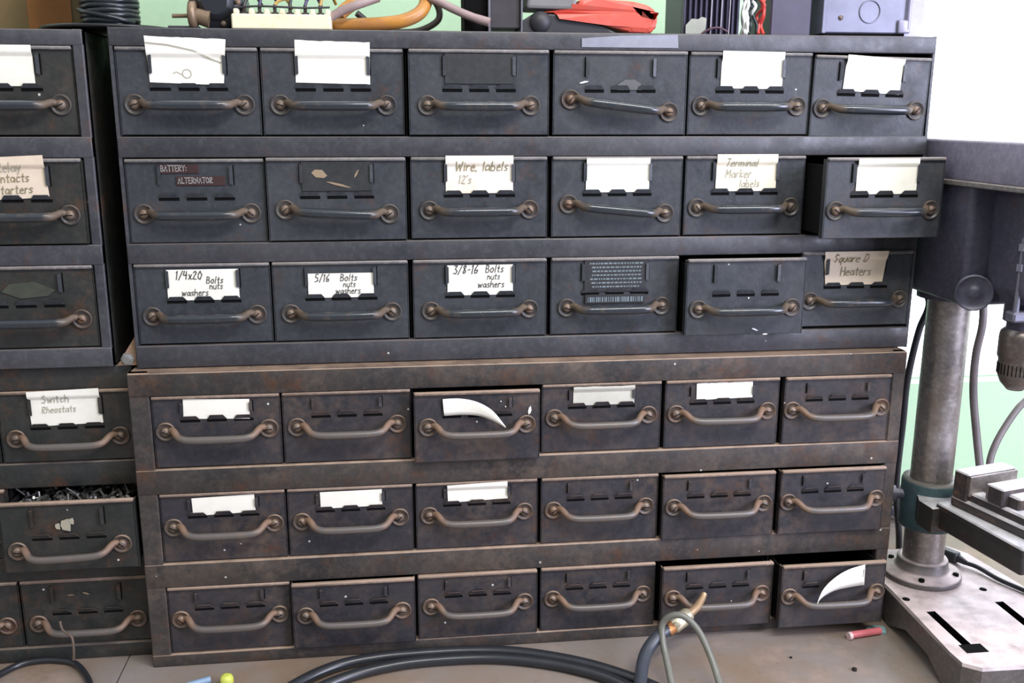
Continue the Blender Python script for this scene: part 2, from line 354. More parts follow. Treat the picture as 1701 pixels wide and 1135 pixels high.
def card(parent, w, h, top, tilt=0, dx=0, mat=None, lean=0.0, lines=(), bend=.0006, rag=0.0, wtop=None, crease=False, slotz=.0385):
    """card sits on the slot line and may rise over the drawer's top edge; origin = drawer origin"""
    seed = random.Random(int((w+h+top+dx)*1e6)); g = G(); nx, nz = 12, 40
    ct, st = math.cos(tilt), math.sin(tilt)
    h = min(h, top + slotz - .0004)
    zb = top - h
    def S(x, z):
        v = (z - zb)/h
        y = -.0011 - lean*max(0, v-.60)**1.3 - bend*math.sin(3.1*v)*.25
        if top > -.004:
            t = min(1, max(0, (z + .0115)/.0065)); y = min(y, -.0011 - .0027*t*t*(3-2*t))
        return y
    V = []
    for lay in (0, 1):
        for j in range(nz+1):
            for i in range(nx+1):
                u, v = i/nx-.5, j/nz
                ww = w + ((wtop or w)-w)*v
                x = u*ww; z = v*h
                if j == nz and rag: z += seed.uniform(-rag, rag)
                x, z = x*ct - z*st, x*st + z*ct
                V.append((dx+x, S(dx+x, zb+z) + lay*.0003, zb+z))
    F = []; N = (nx+1)*(nz+1)
    for lay in (0, 1):
        for j in range(nz):
            for i in range(nx):
                a = lay*N + j*(nx+1)+i; F.append((a, a+1, a+nx+2, a+nx+1))
    ring = [i for i in range(nx+1)] + [j*(nx+1)+nx for j in range(1, nz+1)] + [nz*(nx+1)+i for i in range(nx-1, -1, -1)] + [j*(nx+1) for j in range(nz-1, 0, -1)]
    for a, b in zip(ring, ring[1:]+ring[:1]): F.append((a, b, b+N, a+N))
    g.add(V, F, 0)
    mats = [mat or M_WHITE, M_INK, M_FAINT, M_OLIVE]
    for text, lx, lz, size, ink in lines:
        write(g, text, dx-w/2+lx, top-lz, size, S, ink, rot=tilt, off=.0006)
    if crease:
        pts = [(-.036,-.004),(-.015,-.006),(.008,-.011),(.022,-.017),(.034,-.022)]
        g.tube([(dx+x, S(dx+x, top+z)-.0006, top+z) for x, z in pts], .0003, 0, 5)
        for (ax,az),(bx,bz) in zip(pts, pts[1:]):
            g.add([(dx+ax,S(dx+ax,top+az)-.0003,top+az-.0007),(dx+bx,S(dx+bx,top+bz)-.0003,top+bz-.0007),(dx+bx,S(dx+bx,top+bz)-.0003,top+bz-.0018),(dx+ax,S(dx+ax,top+az)-.0003,top+az-.0018)], [(0,1,2,3)], 2)
        ring = [(.0006+.0042*math.cos(t/10*6.28), -.0335+.0042*math.sin(t/10*6.28)) for t in range(11)]
        tail = [(-.0125,-.0335),(-.009,-.0318),(-.006,-.0335),(-.0036,-.0345)]
        for L in (ring, tail):
            for (ax,az),(bx,bz) in zip(L, L[1:]):
                d = Vector((bx-ax, bz-az)).normalized()*.0005
                g.add([(dx+ax-d.y,S(dx,top+az)-.0003,top+az+d.x),(dx+bx-d.y,S(dx,top+bz)-.0003,top+bz+d.x),(dx+bx+d.y,S(dx,top+bz)-.0003,top+bz-d.x),(dx+ax+d.y,S(dx,top+az)-.0003,top+az-d.x)], [(0,1,2,3)], 2)
    return obj('label_card', g, mats, parent)

def curled_card(parent, top_pts, bot_pts, dx, z, out=.014, flip=1):
    """card held at one end, the free end curling forward and down"""
    g = G(); V = []
    n = 14
    Tp = spline([(x, 0, zz) for x, zz in top_pts], 5); Bp = spline([(x, 0, zz) for x, zz in bot_pts], 5)
    m = min(len(Tp), len(Bp))
    for lay in (0, 1):
        for i in range(m):
            t = i/(m-1); y = -.0030 - out*t**1.7
            for k in range(5):
                p = Tp[i].lerp(Bp[i], k/4)
                V.append((dx + flip*p.x, y - .0015*math.sin(k/4*3.14)*t + lay*.0003, z + p.z))
    F = []
    for lay in (0, 1):
        for i in range(m-1):
            for k in range(4):
                a = lay*m*5 + i*5+k; F.append((a, a+1, a+6, a+5))
    for i in range(m-1):
        for k in (0, 4):
            a = i*5+k; F.append((a, a+5, a+5+m*5, a+m*5))
    F.append((0, 4, 4+m*5, m*5))
    g.add(V, F, 0, True)
    return obj('label_card', g, M_WHITE, parent)

# ================================================================== cabinets
def cabinet(name, label, ox, oy, oz, xL, xR, zB, zT, cols, rows, mats, depth, spec, style, slot, screwz, top_ledge=0.0, trims=None):
    """ox,oy,oz world origin (bottom); x/z given in the same numbers as ox/oz. spec[(r,c)] -> dict"""
    mp, mlip, mrail = mats
    root = thing(name, label, 'drawer cabinet', (ox, oy, oz + ZO))
    X = lambda v: v - ox
    Z = lambda v: v - oz
    g = G(); t = .0016
    g.box((X(xL), -.0005, Z(zT)-t), (X(xR), depth, Z(zT)), 0)
    g.box((X(xL), .001, 0), (X(xR), depth, t), 0)
    g.box((X(xL), .001, 0), (X(xL)+t, depth, Z(zT)), 0)
    g.box((X(xR)-t, .001, 0), (X(xR), depth, Z(zT)), 0)
    g.box((X(xL), depth-t, 0), (X(xR), depth, Z(zT)), 0)
    for c in cols[1:-1]: g.box((X(c)-.0006, .006, t), (X(c)+.0006, depth-t, Z(zT)-t), 1)
    for (zt, h) in rows:
        g.box((X(xL)+t, .006, Z(zt-h)-.0025), (X(xR)-t, depth-t, Z(zt-h)-.0012), 1)
    obj('body', g, [mp, M_HOLE], root)
    g = G()
    edges = [zT] + [v for (zt, h) in rows for v in (zt, zt-h)] + [zB]
    for i in range(0, len(edges), 2):
        a, b = edges[i], edges[i+1]
        f = -.0034 if i else -.0034 - top_ledge
        g.box((X(xL), f, Z(b)+.0004), (X(xR), .008, Z(a)-.0004), 0, .0012, seg=2)
    for a, b in ((xL, cols[0]), (cols[-1], xR)):
        if b - a > .004: g.box((X(a), -.0028, 0), (X(b), .008, Z(zT)), 0, .001)
        elif b - a > .0005: g.box((X(a), -.0028, 0), (X(b), .008, Z(zT)), 0)
    obj('front_frame', g, [mrail], root)
    first = {}
    for r, (zt, h) in enumerate(rows):
        for c in range(len(cols)-1):
            d = spec.get((r, c), {})
            w = cols[c+1]-cols[c]
            tl, tr = trims.get(c, (.0010, .0010)) if trims else (.0012, .0012)
            key = (round(w, 4), round(h, 4), tl, tr)
            if key not in first: first[key] = drawer_mesh(w, h, mp, mlip, tl, tr)
            cx = (cols[c]+cols[c+1])/2 + (tl-tr)/2
            pull = d.get('pull', 0.0)
            dr = link('drawer', first[key], root, (X(cx), -pull, Z(zt) + d.get('dz', 0)), (d.get('pitch', 0), d.get('roll', 0), d.get('yaw', 0)))
            if d.get('label'): dr['label'] = d['label']
            hd = link('handle', HM['U' if style == 'U' else 'L'], dr, (0, 0, -screwz), (0, d.get('ht', 0), 0))
            for s in (-1, 1):
                ht = d.get('ht', 0)
                link('screw', SCREW, dr, (s*.0525*math.cos(ht), -.0006, -screwz - s*.0525*math.sin(ht)), (0, random.uniform(-1, 1), 0))
            link('card_holder', HOLD[d.get('hold', 'L' if style == 'L' else ('U' if style == 'U' else 'G'))], dr, (d.get('sx', 0), 0, -slot))
            if 'card' in d: card(dr, slotz=slot, **d['card'])
            if 'extra' in d: d['extra'](dr)
    return root

UC = [0.0, .1374, .2806, .4277, .5722, .7078, .8392]
UH, UG = .0849, .0211
UR = [(-(i*(UH+UG)), UH) for i in range(3)]
LC = [.0103, .1424, .2791, .4169, .5538, .6892, .8180]
LH, LG = .0791, .0280
LR = [(-.3470-(i*(LH+LG)), LH) for i in range(3)]

def tapes(dr):
    for text, x, z, w, rot in (('BATTERY:', -.033, -.0120, .037, .03), ('ALTERNATOR', -.017, -.0240, .046, .02)):
        g = G(); g.box((x-.002, -.0012, z-.0024), (x+w, -.0003, z+.0068), 0, .0003)
        write(g, text, x, z, .0055, lambda X, Z: -.0012, 1, wd=.14, slant=0, rot=rot*.3, jit=.0, off=.0005)
        o = obj('label_tape', g, [M_TAPE, M_EMBOSS], dr); o['label'] = 'embossed tape reading ' + text
def black_tag(dr):
    g = G(); g.box((-.035, -.0016, -.0335), (.035, -.0006, -.004), 0, .0003)
    obj('label_card', g, M_BLACKCARD, dr)['label'] = 'blackened card'
def printed(dr):
    g = G(); g.box((-.034, -.0016, -.0375), (.034, -.0006, -.0035), 0, .0003)
    g.box((-.033, -.0026, -.0500), (.033, -.0012, -.0405), 0, .0003)
    rnd = random.Random(4)
    for row in range(7):
        x = -.029 + rnd.uniform(0, .004); z = -.0075 - row*.0042
        while x < .027:
            w = rnd.uniform(.0012, .0045)
            g.add([(x,-.00175,z), (min(x+w,.030),-.00175,z), (min(x+w,.030),-.00175,z+.0016), (x,-.00175,z+.0016)], [(0,1,2,3)], 1); x += w + .0011
    x = -.030
    while x < .030:
        w = rnd.choice((.0007, .0013, .002))
        g.add([(x,-.0028,-.0485), (x+w,-.0028,-.0485), (x+w,-.0028,-.043), (x,-.0028,-.043)], [(0,1,2,3)], 1); x += w + rnd.choice((.0008, .0014))
    obj('label_card', g, [M_BLACKCARD, M_PRINT], dr)['label'] = 'dark card of small printed text'
def flakes(pts, mat, fy=-.0009):
    def f(dr):
        g = G()
        for x, z, sx, sz, a in pts:
            M = T(x, fy, z) @ Matrix.Rotation(a, 4, 'Y')
            g.prism([(-sx, -sz*.3), (-sx*.3, -sz), (sx*.7, -sz*.6), (sx, sz*.1), (sx*.2, sz), (-sx*.7, sz*.6)], -.0002, .0003, 0, M @ ROTY)
        obj('paper_scrap', g, mat, dr)
    return f
M_FLAKE = plain('white_flake', (.72,.72,.70), .6)
M_SMEAR = plain('tan_smear', (.26,.19,.12), .7)
M_OLSMEAR = stained('olive_smear', (.055,.060,.042), (.025,.028,.026), 1.2, 90)
def torn_tag(dr):
    g = G()
    g.prism([(-.004,-.0385), (.022,-.0385), (.021,-.032), (.014,-.028), (.004,-.0285), (-.003,-.033)], .0008, .0014, 0, ROTY)
    obj('paper_scrap', g, plain('grey_torn_card', (.10,.10,.10), .6), dr)
    flakes([(-.0385,-.031,.005,.0010,-.2), (-.002,-.0365,.0016,.0012,0)], M_FLAKE)(dr)

US = {
 (0,0): dict(card=dict(w=.0700, wtop=.0765, h=.0430, top=.0085, tilt=-.035, dx=-.0015, lean=.0065, crease=True, rag=.0006)),
 (0,1): dict(card=dict(w=.0730, h=.0400, top=.0065, tilt=-.02, dx=.0, lean=.0062, rag=.0005)),
 (0,2): dict(pull=.006, extra=black_tag),
 (0,3): dict(pull=.004, ht=.12, extra=torn_tag),
 (0,4): dict(card=dict(w=.0670, h=.0375, top=.001, tilt=-.01, dx=.001, lean=.004)),
 (0,5): dict(card=dict(w=.0640, h=.0365, top=-.0005, tilt=-.05, dx=.0, lean=.003), pull=.003, roll=.02, dz=-.003),
 (1,0): dict(extra=tapes, dz=-.001),
 (1,1): dict(pull=.005, ht=.05, extra=lambda dr: (black_tag(dr), flakes([(-.017,-.016,.008,.0045,.3), (.002,-.027,.013,.0012,.25), (.020,-.016,.0010,.005,.5)], M_SMEAR, -.0018)(dr))),
 (1,2): dict(pull=.001, card=dict(w=.0700, h=.0385, top=.0015, mat=M_STAINED, lean=.004, lines=[('Wire, labels', .010, .0155, .0095, 3), ("12's", .013, .0285, .0085, 2)])),
 (1,3): dict(ht=.10, pull=.002, card=dict(w=.0680, h=.0355, top=-.0015, lean=.003)),
 (1,4): dict(pull=.001, card=dict(w=.0670, h=.0390, top=.0020, mat=M_CREAM, dx=.0005, lean=.004, lines=[('Terminal', .010, .0130, .0085, 2), ('Marker', .010, .0245, .0085, 2), ('labels', .026, .0345, .0080, 2)])),
 (1,5): dict(pull=.050, card=dict(w=.0665, h=.0365, top=-.0010, dx=.001, lean=.003)),
 (2,0): dict(card=dict(w=.0715, h=.0330, top=-.0062, lines=[('1/4x20', .009, .0100, .0085, 1), ('Bolts', .039, .0145, .0070, 1), ('nuts', .042, .0205, .0065, 1), ('washers', .014, .0270, .0068, 1)])),
 (2,1): dict(pull=.001, card=dict(w=.0675, h=.0265, top=-.0125, lines=[('5/16', .007, .0085, .0078, 1), ('Bolts', .033, .0080, .0072, 1), ('nuts', .036, .0145, .0062, 1), ('washers', .028, .0215, .0066, 1)])),
 (2,2): dict(pull=.003, card=dict(w=.0695, h=.0330, top=-.0060, lines=[('3/8-16', .006, .0090, .0090, 1), ('Bolts', .040, .0080, .0080, 1), ('nuts', .042, .0155, .0066, 1), ('washers', .032, .0240, .0072, 1)])),
 (2,3): dict(pull=.002, extra=printed, label='drawer front with a printed dark card'),
 (2,4): dict(pull=.022, dz=-.001, extra=flakes([(.012,-.078,.004,.001,.4), (.024,-.0835,.003,.0008,.0), (.003,-.043,.001,.001,0)], M_FLAKE)),
 (2,5): dict(pull=.004, dz=.002, card=dict(w=.0660, wtop=.0740, h=.0375, top=.0005, mat=M_TAN, dx=-.003, lean=.004, lines=[('Square D', .007, .0120, .0090, 3), ('Heaters', .016, .0270, .0095, 3)])),
}
cabinet('parts_cabinet', 'dark slate metal cabinet of eighteen small drawers, upper one of the central pair', .42, 0, -.3210, -.0030, .8420, -.3210, .0180,
        UC, UR, (M_UP, M_LIPU, M_RAILU), .285, US, 'U', .0385, .0545, trims={1: (.0010, .0022), 2: (.0024, .0024), 3: (.0024, .0018), 4: (.0018, .0012)})
def curlA(dr):
    curled_card(dr, [(0,0), (.018,.0004), (.036,-.003), (.052,-.012), (.065,-.028)], [(.0015,-.0185), (.020,-.0175), (.038,-.0185), (.052,-.023), (.0655,-.030)], -.037, -.007)
    flakes([(.056,-.023,.0018,.0050,.15), (.025,-.012,.0008,.0008,0), (.030,-.018,.0008,.0008,0)], M_FLAKE)(dr)
def curlB(dr):
    curled_card(dr, [(0,.001), (.019,-.003), (.036,-.010), (.052,-.022), (.061,-.037)], [(-.0010,-.0245), (.017,-.0255), (.036,-.0270), (.052,-.032), (.0615,-.0375)], .0350, -.0035, flip=-1)
LSP = {
 (0,0): dict(card=dict(w=.0670, h=.0225, top=-.0045, tilt=-.03, dx=.0, mat=M_WHITE), pull=-.000),
 (0,1): dict(),
 (0,2): dict(pull=.014, dz=-.001, extra=curlA),
 (0,3): dict(card=dict(w=.0680, h=.0215, top=-.0035, tilt=0, dx=.002, mat=M_GREYCARD, rag=.0004)),
 (0,4): dict(card=dict(w=.0640, h=.0185, top=-.0040, tilt=.02, dx=.002, rag=.0010), pull=.001),
 (0,5): dict(pull=.003),
 (1,0): dict(card=dict(w=.0650, h=.0200, top=-.0050, tilt=.03, dx=.001)),
 (1,1): dict(card=dict(w=.0660, h=.0190, top=-.0050, tilt=.01, dx=.001)),
 (1,2): dict(card=dict(w=.0660, h=.0210, top=-.0020, tilt=.035, dx=.001)),
 (1,3): dict(pull=.001),
 (1,4): dict(pull=.007, dz=-.001),
 (1,5): dict(pull=.010, roll=.0, yaw=.0),
 (2,0): dict(pull=.001),
 (2,1): dict(pull=.009),
 (2,2): dict(pull=.005),
 (2,3): dict(pull=.003),
 (2,4): dict(pull=.018),
 (2,5): dict(pull=.030, extra=curlB),
}
cabinet('parts_cabinet', 'worn dark brown cabinet of eighteen drawers on the bench, lower one of the central pair', .41, -.0180, -.655, -.0095, .8330, -.6550, -.3215,
        LC, LR, (M_LOW, M_LIPL, M_RAILL), .30, LSP, 'L', .0262, .0385, trims={1: (.0010, .0016), 2: (.0016, .0020), 3: (.0020, .0020), 4: (.0024, .0026), 5: (.0030, .0012)})
ULS = {
 (0,1): dict(card=dict(w=.0740, h=.0380, top=.0005, tilt=.0, dx=-.006, lean=.004)),
 (1,1): dict(pull=.006, card=dict(w=.0740, h=.0410, top=.0020, tilt=.045, dx=-.002, mat=M_TAN, lean=.005, lines=[('Relay', .028, .0150, .0090, 2), ('Contacts', .020, .0255, .0085, 3), ('Starters', .024, .0365, .0085, 3)])),
 (2,1): dict(pull=.002, extra=flakes([(.004,-.024,.026,.009,.05)], M_OLSMEAR)),
}
cabinet('parts_cabinet', 'dark metal drawer cabinet cut by the left frame edge, upper one of the left pair', -.17, 0, -.3180, -.3250, -.0268, -.3180, .0155,
        [-.3120, -.1740, -.0367], UR, (M_LLOW, M_LIPU, M_RAILU), .285, ULS, 'U', .0395, .0550)
def contents(dr):
    g = G(); rnd = random.Random(9)
    for i in range(170):
        x, y, z = rnd.uniform(-.060, .060), rnd.uniform(.006, .060), -.013 + rnd.uniform(-.004, .006)
        M = T(x, y, z) @ Euler((rnd.uniform(0, 6), rnd.uniform(0, 6), rnd.uniform(0, 6))).to_matrix().to_4x4()
        k = rnd.random(); mi = 1 if rnd.random() < .25 else 0
        if k < .6:
            L = rnd.uniform(.008, .016)
            g.tube([(0,0,0), (0,0,L)], .0014, mi, 6, M=M); g.lathe([(.0001,0), (.003,0), (.003,.0022), (.0001,.0022)], mi, 6, M=M, smooth=False, close=False)
        else: g.lathe([(.0018,0), (.0042,0), (.0042,.0025), (.0018,.0025), (.0018,0)], mi, 6, M=M, smooth=False, close=False)
    g.box((-.063,.004,-.070), (.063,.258,-.020), 0)
    o = obj('loose_screws', g, [plain('dull_steel_screws', (.10,.095,.085), .4, .5), plain('bright_steel_screws', (.32,.32,.30), .3, .7)], dr); o['kind'] = 'stuff'
def scrap(dr):
    g = G()
    for x, z, s in ((-.002,-.026,.0080), (-.010,-.027,.0040), (.004,-.022,.0040)):
        g.prism([(x+s*math.cos(t*1.05)*(.6+.4*((t*7)%3)/2), z+s*math.sin(t*1.05)*(.7+.3*((t*5)%2))) for t in range(6)], .0010, .0025, 0, ROTY)
    obj('paper_scrap', g, plain('tan_scrap', (.36,.33,.25), .7), dr)
def both(*fs):
    def f(dr):
        for q in fs: q(dr)
    return f
LLC = [-.2880, -.1506, -.0125]
LLR = [(zt+.0030, h) for zt, h in LR]
LLS = {
 (0,0): dict(pull=.001),
 (0,1): dict(pull=.002, card=dict(w=.0720, h=.0385, top=.0008, tilt=.03, dx=.0005, lean=.004, lines=[('Switch', .013, .0140, .0085, 2), ('Rheostats', .012, .0250, .0070, 2)])),
 (1,0): dict(pull=.004),
 (1,1): dict(pull=.032, dz=-.0045, ht=-.03, extra=both(contents, scrap), label='open drawer full of loose screws'),
 (2,0): dict(pull=.001), (2,1): dict(pull=.001, extra=flakes([(.0,-.018,.004,.001,.4), (-.016,-.019,.004,.0007,0)], M_SMEAR)),
}
cabinet('parts_cabinet', 'dark dirty drawer cabinet cut by the left frame edge, lower one of the left pair', -.16, .0100, -.655, -.3020, -.0112, -.6550, -.3182,
        LLC, LLR, (M_LLOW, M_LIPL, M_LLOW), .28, LLS, 'G', .0400, .0520)

# tape strip on the upper rail
g = G()
V = [(.459,-.0042,.0120), (.500,-.0042,.0150), (.559,-.0042,.0165), (.560,-.0042,.0035), (.459,-.0042,.0035)]
g.add([(x, y, z) for x, y, z in V] + [(x, y-.0002, z) for x, y, z in V], [(0,1,2,3,4), (9,8,7,6,5)] + [(i, (i+1)%5, (i+1)%5+5, i+5) for i in range(5)])
tag(obj('tape_strip', g, plain('hazy_clear_tape', (.27,.28,.33), .3), None, (0, 0, ZO)), 'pale translucent tape strip stuck along the top rail of the upper central cabinet', 'tape')

# ================================================================== bench, wall, window, floor
M_BENCH = None
m, n0, p = newmat('bench_painted_steel'); n = NT(n0)
c = mixc(n, mrange(n, noise(n, 4.5, 5, .6), .38, .66), (.23,.165,.115), (.26,.245,.24))
c = mixc(n, mrange(n, noise(n, 13, 5, .7), .55, .75, 0, .7), c, (.40,.29,.23))
c = mixc(n, mrange(n, noise(n, 90, 4, .7), .6, .8, 0, .6), c, (.05,.035,.03))
n.links.new(c, p.inputs['Base Color'])
n.links.new(mrange(n, noise(n, 20, 5), .3, .7, .28, .55), p.inputs['Roughness'])
M_BENCH = m
bench = thing('workbench', 'worn tan painted metal workbench carrying the drawer cabinets and the drill press', 'workbench', (.4, -.1, 0))
g = G(); bx = lambda a, b, bv=.0: g.box((a[0]-.4, a[1]+.1, a[2]), (b[0]-.4, b[1]+.1, b[2]), 0, bv)
bx((-.9, -.42, BENCH-.035), (-.0425, .30, BENCH)); bx((-.0410, -.42, BENCH-.035), (1.9, .30, BENCH))
obj('bench_top', g, M_BENCH, bench)
g = G(); g.box((-.9, .3005, BENCH-.035), (1.9, .324, BENCH+.012), 0, .002); tag(obj('backsplash_1', g, M_BENCH), kind='structure')  # raised backsplash along the bench's back edge
for x in (-.85, .5, 1.83):
    for y in (-.38, .24):
        g = G(); g.box((x-.4, y+.1, 0), (x-.35, y+.15, BENCH-.035), 0, .002); obj('leg', g, M_BENCH, bench)
M_WALL = stained('pale_green_wall_paint', (.46,.67,.44), (.40,.60,.39), .3, 6, .7)
WY = .325
g = G()
WX0, WX1, WZ0, WZ1 = .99, 2.5, ZO-.462, ZO+.75
for a, b in (((-2.2, WY, 0), (WX0, WY+.12, 2.9)), ((WX1, WY, 0), (3.2, WY+.12, 2.9)), ((WX0, WY, 0), (WX1, WY+.12, WZ0)), ((WX0, WY, WZ1), (WX1, WY+.12, 2.9))):
    g.box(a, b)
tag(obj('wall_back', g, M_WALL), kind='structure')
g = G(); M_FR = plain('pale_window_frame', (.75,.76,.74), .5)
for a, b in (((WX0, WY+.03, WZ0), (WX0+.03, WY+.09, WZ1)), ((WX1-.03, WY+.03, WZ0), (WX1, WY+.09, WZ1)), ((WX0, WY+.03, WZ0), (WX1, WY+.09, WZ0+.012)), ((WX0, WY+.03, WZ1-.03), (WX1, WY+.09, WZ1))):
    g.box(a, b, 0, .002)
win = tag(obj('window_1', g, M_FR), kind='structure')
m, n0, p = newmat('window_glass'); nn = n0
nn.nodes.remove(p); tr = nn.nodes.new('ShaderNodeBsdfTransparent'); gl = nn.nodes.new('ShaderNodeBsdfGlossy'); gl.inputs['Roughness'].default_value = .02
ms = nn.nodes.new('ShaderNodeMixShader'); ms.inputs[0].default_value = .05
nn.links.new(tr.outputs[0], ms.inputs[1]); nn.links.new(gl.outputs[0], ms.inputs[2]); nn.links.new(ms.outputs[0], nn.nodes['Material Output'].inputs[0])
g = G(); g.box((WX0+.029, WY+.055, WZ0+.01), (WX1-.029, WY+.059, WZ1-.029)); obj('window_glass', g, m, win)
g = G(); g.box((-2.2, -3.2, -.05), (3.2, WY+.12, 0)); tag(obj('floor', g, plain('concrete_floor', (.22,.21,.20), .7)), kind='structure')

# ================================================================== drill press
M_CAST = painted('dark_blue_grey_casting', (.045,.045,.070), (.060,.060,.090), .45, rustamt=.1, dust_or_light=(.30,.29,.36), dust_or_light_amt=.9, specks=0)
M_COVER = painted('lavender_grey_cover', (.16,.15,.20), (.20,.185,.25), .4, rustamt=0, dust_or_light=(.42,.38,.45), dust_or_light_amt=.9, specks=0)
M_STEEL = painted('worn_steel_column', (.22,.20,.185), (.34,.31,.29), .34, rustamt=.3, rust=(.20,.13,.08), dust_or_light_amt=0, specks=0, metal=.75)
M_BASE = painted('grey_pink_base_toplit', (.070,.062,.058), (.10,.088,.082), .33, rustamt=.15, rust=(.22,.14,.10), dust_or_light=(.66,.54,.51), dust_or_light_amt=.9, specks=0)  # pale pinkish tops over dark sides: window light put into the colour
M_TEAL = painted('dark_teal_collar', (.028,.062,.070), (.045,.080,.090), .5, rustamt=.15, dust_or_light_amt=.6, specks=0)
M_TABLE = painted('dark_table_casting_toplit', (.014,.013,.013), (.024,.022,.021), .5, rustamt=.3, dust_or_light=(.55,.54,.55), dust_or_light_amt=1, specks=0)  # backlit look painted in: bright upward faces, darkened sides
CX, CY = .8930, .0050
dp = thing('drill_press', 'benchtop drill press with steel column standing right of the drawer cabinets', 'drill press', (CX, CY, BENCH))
D = lambda x, y, z: (x-CX, y-CY, z+.655)
def dpoly(pts): return [(x-CX, y-CY) for x, y in pts]
# base plate: top slab with slots cut as dark channels, sides arched below
base_outline = [(.8370,.078), (.8355,-.030), (.8290,-.165), (.8300,-.187), (.845,-.1985), (.985,-.2010), (1.000,-.187), (1.006,-.165), (1.000,-.03), (.985,.055), (.970,.078)]
g = G()
bm = bmesh.new()
vs_ = [bm.verts.new((x-CX, y-CY, .045)) for x, y in base_outline]; f0 = bm.faces.new(vs_)
me_ = None
zt, zb = .045, .0
P = dpoly(base_outline); nP = len(P)
# skirt with an arch along each side
V = []; F = []
for i in range(nP):
    a, b = Vector(P[i]), Vector(P[(i+1) % nP]); L = (b-a).length; k = max(1, int(L/.008))
    for j in range(k):
        q = a.lerp(b, j/k); t = j/k
        lift = .018*min(1, 3.2*min(t, 1-t)) if L > .10 else 0
        V.append((q.x, q.y, lift)); V.append((q.x, q.y, zt-.003))
        c0 = Vector((.02, -.06)); d = (c0-q).normalized()*.0022
        V.append((q.x+d.x, q.y+d.y, zt))
nV = len(V)//3
for i in range(nV):
    j = (i+1) % nV
    F.append((3*i, 3*j, 3*j+1, 3*i+1)); F.append((3*i+1, 3*j+1, 3*j+2, 3*i+2))
g.add(V, F, 0)
bm.free()
# top surface with real slot openings (built as strips between x bands)
slots = [(.8505-CX, .8610-CX, -.165-CY, -.082-CY), (.9410-CX, .9515-CX, -.165-CY, -.070-CY)]
top = [(V[3*i+2][0], V[3*i+2][1]) for i in range(nV)]
bm = bmesh.new(); tv = [bm.verts.new((x, y, zt)) for x, y in top]; bm.faces.new(tv)
def cut(co, no):
    geom = bm.verts[:] + bm.edges[:] + bm.faces[:]
    bmesh.ops.bisect_plane(bm, geom=geom, plane_co=co, plane_no=no)
for s in slots:
    cut((s[0],0,0), (1,0,0)); cut((s[1],0,0), (1,0,0)); cut((0,s[2],0), (0,1,0)); cut((0,s[3],0), (0,1,0))
kill = [f for f in bm.faces if any(s[0] < f.calc_center_median().x < s[1] and s[2] < f.calc_center_median().y < s[3] for s in slots)]
bmesh.ops.delete(bm, geom=kill, context='FACES')
bm.verts.index_update(); g.add([v.co[:] for v in bm.verts], [[v.index for v in f.verts] for f in bm.faces], 0); bm.free()
for s in slots:
    x0, x1, y0, y1 = s; zz = zt-.011
    g.add([(x0,y0,zt),(x1,y0,zt),(x1,y1,zt),(x0,y1,zt),(x0,y0,zz),(x1,y0,zz),(x1,y1,zz),(x0,y1,zz)], [(0,1,5,4),(1,2,6,5),(2,3,7,6),(3,0,4,7),(4,5,6,7)], 1)
g.box((slots[0][0]-.004, slots[0][2]-.004, zt-.0002), (slots[0][1]+.010, slots[0][2]+.012, zt+.0004), 1, 0)
for x, y in ((.843,-.052), (.946,-.040), (.893+.05,.052)):
    g.lathe([(.0001,zt+.0004), (.0042,zt+.0004), (.0043,zt-.0002)], 1, 16, T(x-CX, y-CY, 0), close=False)
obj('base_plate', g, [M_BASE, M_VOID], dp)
g = G(); g.lathe([(.0445,.045), (.0455,.047), (.0455,.051), (.0440,.053), (.0330,.0555), (.0300,.058), (.0290,.068), (.0275,.070), (.0250,.070)], 0, 48)
for a in (.35, 2.2, 4.2, 5.6): g.lathe([(.0001,.0565), (.0034,.0565), (.0035,.0515)], 1, 12, T(.0385*math.cos(a), .0385*math.sin(a), 0), close=False)
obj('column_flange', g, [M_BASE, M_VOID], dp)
g = G(); g.lathe([(.0235,.046), (.0235,.50)], 0, 40); obj('column', g, M_STEEL, dp)
# head
def head_box(x0, x1, y0, y1, z0, z1): return (x0-CX, y0-CY, z0+.655), (x1-CX, y1-CY, z1+.655)
g = G()
a, b = head_box(.8500, .9560, -.085, .045, -.258, -.130); g.box(a, b, 0, .006, seg=3)
a, b = head_box(.8740, .9450, -.150, -.070, -.245, -.130); g.box(a, b, 0, .014, seg=4)
g.lathe([(.036,.390), (.036,.400), (.034,.402)], 0, 32)
obj('head_casting', g, M_CAST, dp)
g = G()
a, b = head_box(.8470, .9640, -.172, .135, -.1300, -.0880); g.box(a, b, 0, .003, seg=2)
a, b = head_box(.8450, .9660, -.174, .137, -.1345, -.1290); g.box(a, b, 1, .001)
obj('belt_cover', g, [M_COVER, M_LIPU], dp)
g = G(); a, b = head_box(.866, .940, .045, .135, -.262, -.140); g.box(a, b, 0, .015, seg=4)
obj('motor', g, M_CAST, dp)
